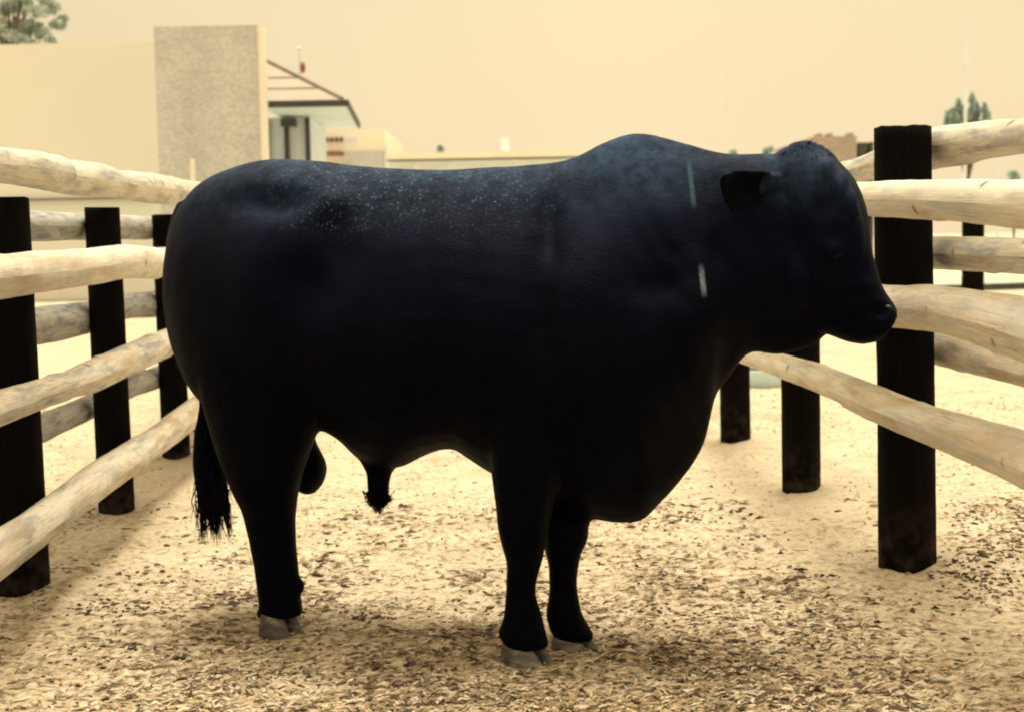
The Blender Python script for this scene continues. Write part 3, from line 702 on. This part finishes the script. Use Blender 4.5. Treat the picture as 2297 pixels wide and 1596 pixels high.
# hooves (two claws each)
def hoof_mat():
    m, n, b = newmat('hoof_horn'); tc = N(n, 'ShaderNodeTexCoord').outputs['Object']
    c = ramp(n, nz(n, tc, 18, 5, .6, (1, 1, 3)), [(.35, (.025, .022, .022)), (.50, (.065, .055, .048)), (.7, (.19, .165, .135))])
    n.links.new(c, b.inputs['Base Color']); b.inputs['Roughness'].default_value = .55; bump(n, b, nz(n, tc, 12, 3, .5, (1, 1, 6)), .4, .004); return m
M_HOOF = hoof_mat()
def hoof(px0, px1, ytop, ybot, Y, seedy, turn=math.radians(34)):
    B = MB(); a0 = P(px0, ytop, Y); a1 = P(px1, ybot, Y); Lx = a1.x-a0.x; zt = P(px0, ytop, Y).z; zb = -.012
    hub = Vector((a0.x+Lx*.42, Y, 0)); ct_, st_ = math.cos(-turn), math.sin(-turn); L = Lx*.96
    def W(u, v_, z): return Vector((hub.x+u*ct_-v_*st_, hub.y+u*st_+v_*ct_, z))
    for sg in (-1, 1):
        rings = []
        for i in range(14):
            t = i/13; z = zt+(zb-zt)*t; ub = -L*.42+.010*(1-t); uf = L*(.30+.22*t); cu = (ub+uf)/2; hu = (uf-ub)/2; ring = []
            for k in range(24):
                q = 2*math.pi*k/24; c_, s_ = math.cos(q), math.sin(q)
                wd = .033*(1-.42*max(0, c_)**2)*(.90+.14*t)
                ring.append(W(cu+hu*c_, sg*(.036+.004*t-.010*max(0, c_)**2)+wd*s_, z-.016*c_*(1-t)))
            rings.append(ring)
        top = [W(0-L*.06, sg*.034, zt+.012)+(p-W(-L*.06, sg*.034, zt))*.55 for p in rings[0]]
        for q in top: q.z = zt+.014
        loft([top]+rings, B)
    return B.build('hoof', M_HOOF, BULL, smooth=True)
hoof(1126, 1258, 1448, 1500, NF, 1); hoof(1241, 1358, 1430, 1480, FF, 2); hoof(588, 688, 1376, 1426, NH, 3)
hoof(592, 676, 1320, 1370, FH, 4)

# eyes
for sg in (1, -1):
    B = MB(); blob(head_pt(21, .30, 1.03*sg), .018, .014, .012, B); e = B.build('eye', M_EYE, BULL, smooth=True)
B = MB(); blob(P(1991, 688, 4.258), .011, .014, .006, B); B.build('nose', M_NOSE, BULL, smooth=True)
# strands
def strands(name, n, rootf, tipf, w0=.004, sag=.01):
    B = MB()
    for _ in range(n):
        a = rootf(); b_ = tipf(a); mid = (a+b_)/2+Vector((random.gauss(0, sag), random.gauss(0, sag), random.gauss(0, sag*.4)))
        pts = [a, a*.25+mid*.5+a*.25, mid, mid*.4+b_*.6, b_]; prev = None
        for i, p in enumerate(pts):
            w_ = w0*(1-i/4.3)
            tri = [len(B.v), len(B.v)+1, len(B.v)+2]; B.v += [p+Vector((w_, 0, 0)), p+Vector((-w_*.5, w_*.8, 0)), p+Vector((-w_*.5, -w_*.8, 0))]
            if prev:
                for k in range(3): B.f.append((prev[k], prev[(k+1) % 3], tri[(k+1) % 3], tri[k])); B.m.append(0)
            prev = tri
    return B.build(name, M_HAIR, BULL, smooth=True)
def sw_root():
    t = random.random(); px = 462+18*t+random.gauss(0, 13); return P(px, 960+150*t, 4.9+random.gauss(0, .018))
def sw_tip(a):
    px = random.choice([450+random.gauss(0, 6), 482+random.gauss(0, 6), 488+random.gauss(0, 7), 516+random.gauss(0, 4), 484+random.gauss(0, 14)]); return P(px, random.triangular(1090, 1226, 1196), 4.9+random.gauss(0, .02))
strands('tail_switch', 560, sw_root, sw_tip, .0042, .013)
p0, p1 = P(1742, 360, 4.46), P(1848, 300, 4.46)
cand = [i for i in range(nv) if p0.x < co[i, 0] < p1.x and p0.z < co[i, 2] and no[i, 2] > .25]
pick_ = [None]
def pt_root():
    pick_[0] = random.choice(cand); return Vector(co[pick_[0]])-Vector(no[pick_[0]])*.004
def pt_tip(a):
    n_ = Vector(no[pick_[0]]); return a+n_*random.uniform(.001, .009)+Vector((random.gauss(.008, .009), random.gauss(-.004, .008), random.gauss(-.006, .004)))
strands('poll_hair', 700, pt_root, pt_tip, .0030, .002)
strands('sheath_hair', 240, lambda: P(850+random.gauss(0, 15), 1098+random.random()*34, 4.69+random.gauss(0, .015)),
        lambda a: P(*random.choice([(828+random.gauss(0, 5), random.uniform(1118, 1138)), (849+random.gauss(0, 8), random.uniform(1138, 1156)), (876+random.gauss(0, 5), random.uniform(1108, 1130))]), 4.69), .0036, .004)
recenter(BULL)

# ------------------------------------------------------------------ buildings behind
def brick_mat(name, c1, c2, mort, sc=4.2):
    m, n, b = newmat(name); tc = N(n, 'ShaderNodeTexCoord').outputs['Object']
    sp = N(n, 'ShaderNodeSeparateXYZ'); n.links.new(tc, sp.inputs[0]); cb = N(n, 'ShaderNodeCombineXYZ')
    ad = N(n, 'ShaderNodeMath', operation='ADD'); n.links.new(sp.outputs[0], ad.inputs[0]); n.links.new(sp.outputs[1], ad.inputs[1])
    n.links.new(ad.outputs[0], cb.inputs[0]); n.links.new(sp.outputs[2], cb.inputs[1])
    br = N(n, 'ShaderNodeTexBrick'); br.inputs['Color1'].default_value = (*c1, 1); br.inputs['Color2'].default_value = (*c2, 1); br.inputs['Mortar'].default_value = (*mort, 1)
    br.inputs['Scale'].default_value = sc; br.inputs['Mortar Size'].default_value = .018; br.inputs['Bias'].default_value = -.1
    n.links.new(cb.outputs[0], br.inputs['Vector'])
    c = mixc(n, ramp(n, nz(n, tc, 1.3, 5, .6), [(.35, 0.0), (.7, .35)]), br.outputs[0], tuple(x*.6 for x in c1))
    n.links.new(c, b.inputs['Base Color']); b.inputs['Roughness'].default_value = .9; return m
M_BRICK = brick_mat('pale_speckled_brick', (.46, .455, .47), (.66, .65, .66), (.66, .645, .64), 7.5)
M_REDB = brick_mat('red_brick', (.34, .27, .25), (.46, .38, .35), (.48, .42, .38))
M_CREAM = plain('cream_render', (.80, .755, .70), .9, .02, .4)
M_WHITE = plain('white_paint', (.80, .76, .66), .7, .04, .5)
M_PALEB = plain('pale_grey_blue_paint', (.70, .74, .82), .6, .08, 1.5)
M_DARK = plain('dark_trim', (.04, .042, .042), .6, .3)
M_SHEET = plain('pale_roof_sheet', (.30, .265, .22), .6, .05, 1.0)
M_RIDGE = plain('brown_ridge_cap', (.20, .13, .10), .7, .2)
M_RED = plain('dark_red_paint', (.20, .08, .06), .7, .2)
def slab(pts_px, Y, Y2, mat, name, parent):
    "vertical-sided prism between depth Y and Y2 through an outline given at depth Y"
    f_ = [P(a, b, Y) for a, b in pts_px]; n = len(f_); v = f_+[Vector((p.x, Y2, p.z)) for p in f_]
    fc = [tuple(range(n)), tuple(range(2*n-1, n-1, -1))]+[(i, i+n, (i+1) % n+n, (i+1) % n) for i in range(n)]
    return mesh_obj(name, v, fc, mat, parent, False)
def bx(parent, name, mat, x0, x1, y0, y1, z0, z1):
    b = MB(); b.box(x0, x1, y0, y1, z0, z1); return b.build(name, mat, parent)
def X(px, Y, py=400): return P(px, py, Y).x
def Z(py, Y, px=700): return P(px, py, Y).z
# house with tall brick end wall
ho = thing('house', 'house with a tall pale brick end wall and hipped roof above the bull\'s rump', 'building', (X(470, 30), 30, 0))
xa, xb = X(357, 30), X(588, 30); zt = Z(62, 30, 470)
bx(ho, 'brick_wall', M_BRICK, xa, xb, 30, 30.42, 0, zt)
bx(ho, 'cap', M_BRICK, xa, xb, 30.0, 30.42, zt+.003, zt+.03)
bx(ho, 'white_edge', M_WHITE, xb+.003, xb+.10, 29.97, 30.42, 0, zt)
EZ = Z(241, 30.5, 690); EZt = Z(226, 30.5, 690)
ex0 = X(590, 30.5); ex1 = X(782, 30.5); fx1 = X(806, 36.3)
b = MB()   # roof: hip planes with a little thickness
e0 = Vector((ex0, 30.5, EZt)); e1 = Vector((ex1, 30.5, EZt)); e2 = Vector((fx1, 36.3, EZt)); e3 = Vector((ex0, 36.3, EZt)); ap = P(597, 138, 33.4); 
ap2 = Vector((ap.x, 33.4, ap.z))
b.quad(e0, e1, ap2, ap2+Vector((0, .001, 0))); b.quad(e1, e2, ap2, ap2+Vector((0, .001, .0))); b.quad(e2, e3, ap2, ap2+Vector((0, .001, 0)))
b.v = [Vector(q) for q in b.v]
rf = mesh_obj('roof', [e0, e1, e2, e3, ap2, e0-Vector((0, 0, .03)), e1-Vector((0, 0, .03)), e2-Vector((0, 0, .03)), e3-Vector((0, 0, .03))],
              [(0, 1, 4), (1, 2, 4), (2, 3, 4), (3, 0, 4), (5, 8, 7, 6), (0, 5, 6, 1), (1, 6, 7, 2), (2, 7, 8, 3), (3, 8, 5, 0)], M_SHEET, ho, False)
def bar(a, b_, r, mat, name, parent, seg=8):
    t = (b_-a).normalized(); u = t.cross(Vector((0, 0, 1))); u = u.normalized() if u.length > 1e-4 else Vector((1, 0, 0)); w_ = u.cross(t)
    B = MB(); loft([[c+(u*math.cos(k*2*math.pi/seg)+w_*math.sin(k*2*math.pi/seg))*r for k in range(seg)] for c in (a, b_)], B)
    return B.build(name, mat, parent)
bar(e1+Vector((-.1, .05, .03)), ap2+Vector((0, 0, .02)), .045, M_RIDGE, 'ridge_cap', ho)
for t in (.28, .55):   # sheet laps
    a = e0.lerp(ap2, t); c = e1.lerp(ap2, t); bar(a+Vector((.1, -.01, .01)), c+Vector((-.05, -.01, .01)), .014, M_RIDGE, 'sheet_lap', ho, 6)
bx(ho, 'fascia', M_DARK, ex0, ex1, 30.42, 30.497, EZ, EZt-.003)
mesh_obj('fascia', [e1+Vector((0, -.08, -.005)), e2+Vector((0, 0, -.005)), Vector((fx1, 36.3, EZ)), Vector((ex1, 30.42, EZ)), e1+Vector((.05, -.08, -.005)), e2+Vector((.06, 0, -.005)), Vector((fx1+.06, 36.3, EZ)), Vector((ex1+.05, 30.42, EZ))],
         [(0, 3, 2, 1), (4, 5, 6, 7), (0, 1, 5, 4), (3, 7, 6, 2), (0, 4, 7, 3), (1, 2, 6, 5)], M_DARK, ho, False)
mesh_obj('soffit', [Vector((ex0, 30.5, EZ+.02)), Vector((ex1-.01, 30.5, EZ+.02)), Vector((fx1-.01, 36.2, EZ+.02)), Vector((ex0, 36.2, EZ+.02)), Vector((ex0, 30.5, EZ+.05)), Vector((ex1-.01, 30.5, EZ+.05)), Vector((fx1-.01, 36.2, EZ+.05)), Vector((ex0, 36.2, EZ+.05))],
         [(0, 3, 2, 1), (4, 5, 6, 7), (0, 1, 5, 4), (1, 2, 6, 5), (2, 3, 7, 6), (3, 0, 4, 7)], M_PALEB, ho, False)
wy = 33.0
bx(ho, 'wall', M_PALEB, X(600, wy), X(697, wy), wy, wy+3, 0, EZ+.01)
for p0, p1, nm in ((600, 609, 'frame_and_shade'), (642, 652, 'frame_and_shade'), (689, 699, 'frame_and_shade')):  # first dark strip stands in for shadow beside the brick wall
    bx(ho, nm, M_DARK, X(p0, wy), X(p1, wy), wy-.15, wy-.01, 0, EZ-.02)
bx(ho, 'beam', M_DARK, X(640, wy), X(672, wy), wy-.5, wy-.16, EZ-.22, EZ-.05)
# roof vents
a = P(672, 118, 33); bar(Vector((a.x, 33, ap.z-.5)), Vector((a.x, 33, a.z)), .03, M_PALEB, 'vent_pipe', ho); 
B = MB(); blob(P(679, 152, 33), .06, .06, .13, B); B.build('vent_cowl', plain('red_cowl', (.30, .10, .07), .7, .1), ho, smooth=True)
B = MB(); blob(P(670, 110, 33), .05, .05, .05, B); B.build('vent_cap', M_PALEB, ho, smooth=True)
recenter(ho)
# big plain cream wall on the left
wl_ = thing('shed', 'large plain cream-walled shed filling the left background behind the brick wall', 'shed', (X(100, 36), 36, 0))
bx(wl_, 'wall', M_CREAM, X(-500, 36), X(450, 36), 36, 46, 0, Z(97, 36, 180))
bx(wl_, 'ledge', M_KERB, X(-500, 36), X(345, 36), 35.86, 35.99, Z(449, 36, 130), Z(446, 36, 130))
recenter(wl_)
# white post in front of the brick wall
pp = bar(Vector((X(431, 22), 22, 0)), P(431, 357, 22), .035, M_WHITE, 'marker_post', None, 12); tag(pp, 'thin white post standing in front of the tall brick wall', 'post')
# far white building with window row
fb = thing('building', 'white building with a row of small dark windows, beyond the roof eave', 'building', (X(780, 60), 60, 0))
bx(fb, 'wall', M_WHITE, X(640, 60), X(866, 60), 60, 70, 0, Z(292, 60, 780))
for i in range(9):
    bx(fb, 'window', M_DARK if i < 6 else M_PALEB, X(712+i*10.5, 60), X(718.5+i*10.5, 60), 59.93, 59.99, Z(320, 60), Z(310, 60))
bx(fb, 'awning', M_RED, X(704, 60), X(774, 60), 59.0, 59.99, Z(351, 60), Z(344, 60))
bx(fb, 'brick_base', M_BRICK, X(774, 60), X(866, 60), 59.8, 59.99, 0, Z(342, 60))
bar(P(866, 360, 59.7), P(866, 322, 59.7), .06, M_PALEB, 'downpipe', fb)
recenter(fb)
# long low building
lb = thing('low_building', 'long low white building with a flat roof edge, seen over the bull\'s back', 'building', (X(1080, 50), 50, 0))
bx(lb, 'wall', M_PALEB, X(870, 50), X(1420, 50), 50, 60, 0, Z(359, 50, 1100))
bx(lb, 'roof', M_WHITE, X(867, 49.3), X(1430, 49.3), 49.3, 61, Z(357, 50, 1100), Z(343, 50, 1100))
bx(lb, 'gutter', M_KERB, X(867, 49.3), X(1430, 49.3), 49.35, 49.5, Z(360, 50, 1100), Z(357.5, 50, 1100))
bx(lb, 'chimney', M_PALEB, X(1126, 53), X(1143, 53), 53, 53.4, Z(345, 53, 1130), Z(309, 53, 1130))
bx(lb, 'post', M_WHITE, X(930, 49.5), X(939, 49.5), 49.51, 49.6, 0, Z(360.5, 50, 1100))
recenter(lb)
# red brick block on the right
rb = thing('brick_building', 'low red brick building with a stepped end, between the bull\'s poll and the tall post', 'building', (X(1880, 70), 70, 0))
bx(rb, 'wall', M_REDB, X(1822, 70), X(1921, 70), 70, 80, 0, Z(306, 70, 1880))
bx(rb, 'annex', M_KERB, X(1925, 70), X(1944, 70), 70, 74, 0, Z(320, 70, 1930))
bx(rb, 'annex', M_KERB, X(1951, 70), X(1959, 70), 70, 74, 0, Z(319, 70, 1950))
for px in (1835, 1858, 1905): bx(rb, 'chimney', M_REDB, X(px, 71), X(px+9, 71), 71, 72, Z(307, 71, 1880), Z(299, 71, 1880))
recenter(rb)
# trough just outside the right fence
tr = G(1705, 862); T_ = thing('trough', 'small pale blue trough low on the ground outside the right fence', 'trough', tr)
M_CY = plain('faded_cyan_paint', (.55, .70, .76), .6, .1)
tq = MB(); L_, W_, H_ = .45, .2, .10
tq.hexa([Vector(q)+tr for q in ((-.35, -.2, .0), (.25, -.2, 0), (.25, .2, 0), (-.35, .2, 0), (-.42, -.25, .14), (.34, -.25, .14), (.34, .25, .14), (-.42, .25, .14))]); tq.build('basin', M_CY, T_)
tq = MB(); tq.hexa([Vector(q)+tr for q in ((-.34, -.20, .141), (.28, -.20, .141), (.28, .20, .141), (-.34, .20, .141), (-.34, -.20, .150), (.28, -.20, .150), (.28, .20, .150), (-.34, .20, .150))]); tq.build('water', M_DARK, T_)
recenter(T_)
# thin poles
for px, ytop, Y, r, lab in ((2166, 60, 55, .07, 'tall thin pole rising through the shrubs at the far right'), (1628, 170, 70, .05, 'faint thin pole in the haze above the bull\'s neck'), (2238, 330, 50, .05, 'faint short pole behind the right-hand top rail')):
    t = P(px, ytop, Y); o = bar(Vector((t.x, Y, 0)), t, r, M_PALEB, 'pole', None, 8); tag(o, lab, 'pole', 'thin poles in the distance')

# ------------------------------------------------------------------ trees
def leaf_mat(name, a, b2):
    m, n, b = newmat(name); tc = N(n, 'ShaderNodeTexCoord').outputs['Object']
    n.links.new(ramp(n, nz(n, tc, 2.5, 4), [(.3, a), (.7, b2)]), b.inputs['Base Color']); b.inputs['Roughness'].default_value = .7; return m
M_LEAF = leaf_mat('leaf_grey_green', (.34, .41, .36), (.50, .56, .50)); M_LEAF2 = leaf_mat('leaf_teal', (.22, .33, .32), (.34, .45, .43))
M_BARK = plain('bark', (.12, .09, .07), .9, .3)
def tree(name, label, base, clumps, leaf, n, mat, trunk_r, group=None):
    t = thing(name, label, 'tree', base, group)
    top = max(c[0].z for c in clumps); cc = sum((c[0] for c in clumps), Vector())/len(clumps)
    B = MB(); sp = [base+Vector((0, 0, -.1)), base.lerp(Vector((cc.x, cc.y, cc.z)), .5), cc]
    loft([[c+Vector((math.cos(k*.785), math.sin(k*.785), 0))*trunk_r*q for k in range(8)] for c, q in zip(sp, (1, .7, .3))], B)
    for c in clumps[::2]:
        a = sp[1].lerp(cc, random.random()*.7); loft([[p+Vector((math.cos(k*1.05), math.sin(k*1.05), 0))*r for k in range(6)] for p, r in ((a, trunk_r*.35), (a.lerp(c[0], .5)+Vector((0, 0, .1)), trunk_r*.2), (c[0], trunk_r*.06))], B)
    B.build('trunk', M_BARK, t, smooth=True)
    B = MB()
    for c, rx, rz in clumps:
        for _ in range(n):
            d = Vector((random.gauss(0, 1), random.gauss(0, 1), random.gauss(0, 1))).normalized()*(random.random()**.5)
            p = c+Vector((d.x*rx, d.y*rx, d.z*rz)); u = Vector((random.gauss(0, 1), random.gauss(0, 1), random.gauss(0, 1))).normalized(); w_ = u.cross(Vector((random.gauss(0, 1), random.gauss(0, 1), random.gauss(0, 1)))).normalized()
            s = leaf*random.uniform(.6, 1.4); B.quad(p-u*s, p+w_*s*.4, p+u*s, p-w_*s*.4)
    B.build('crown', mat, t); recenter(t)
cl = []
for px, py, r in ((10, 20, 26), (45, 10, 28), (80, 25, 24), (112, 18, 22), (130, 55, 16), (142, 42, 10), (60, 60, 22), (25, 80, 20), (95, 75, 18), (110, 88, 12), (-20, 50, 30), (-60, 20, 40), (-50, 90, 30), (-10, -30, 40), (60, -35, 34), (15, 110, 24), (70, 105, 24), (120, 96, 6), (100, -10, 22), (-100, 60, 40)):
    c = P(px, py, 50+random.uniform(-1, 1)); cl.append((c, r/FPX*50*1.15, r/FPX*50*.75))
for _ in range(34):
    px, py = random.uniform(-70, 128), random.uniform(-30, 108)
    if px > 95 and py < 20: continue
    c = P(px, py, 50+random.uniform(-1.5, 1.5)); r = random.uniform(9, 19); cl.append((c, r/FPX*50, r/FPX*50*.6))
tb = P(0, 400, 50); tree('broadleaf_tree', 'loose grey-green tree crown above the cream shed in the top left corner', Vector((tb.x, 50, 0)), cl, .085, 300, M_LEAF, .28)
cl = []
for px, y0, y1, wd in ((2124, 262, 300, 7), (2146, 236, 300, 9), (2158, 246, 300, 7), (2180, 222, 300, 10), (2190, 240, 300, 8), (2206, 244, 300, 8), (2214, 258, 300, 5), (2136, 255, 300, 6)):
    for k in range(6):
        py = y0+(y1-y0)*k/5; c = P(px+random.gauss(0, 2), py, 62+random.uniform(-1, 1)); cl.append((c, wd*(.35+.13*k)/FPX*62*1.1, .24))
tb = P(2170, 400, 62); tree('conifer', 'spiky blue-green tree behind the top rail at the far right', Vector((tb.x, 62, 0)), cl, .13, 80, M_LEAF2, .2)
for px, py, r, lab in ((985, 333, 10, 'faint rounded tree beyond the low white building'), (1642, 345, 10, 'faint round treetop just above the dip of the bull\'s neck'), (1722, 338, 13, 'faint round treetop touching the bull\'s poll'), (2275, 392, 14, 'faint low tree between the top rails at the right edge')):
    Y = 110; c = P(px, py, Y); cl = [(c+Vector((random.uniform(-.25, .25), random.uniform(-.3, .3), random.uniform(-.3, .1)))*1, r/FPX*Y*.7, r/FPX*Y*.6) for _ in range(4)]
    tree('distant_tree', lab, Vector((c.x, Y, 0)), cl, .14, 70, M_LEAF2, .12, 'faint trees on the horizon')
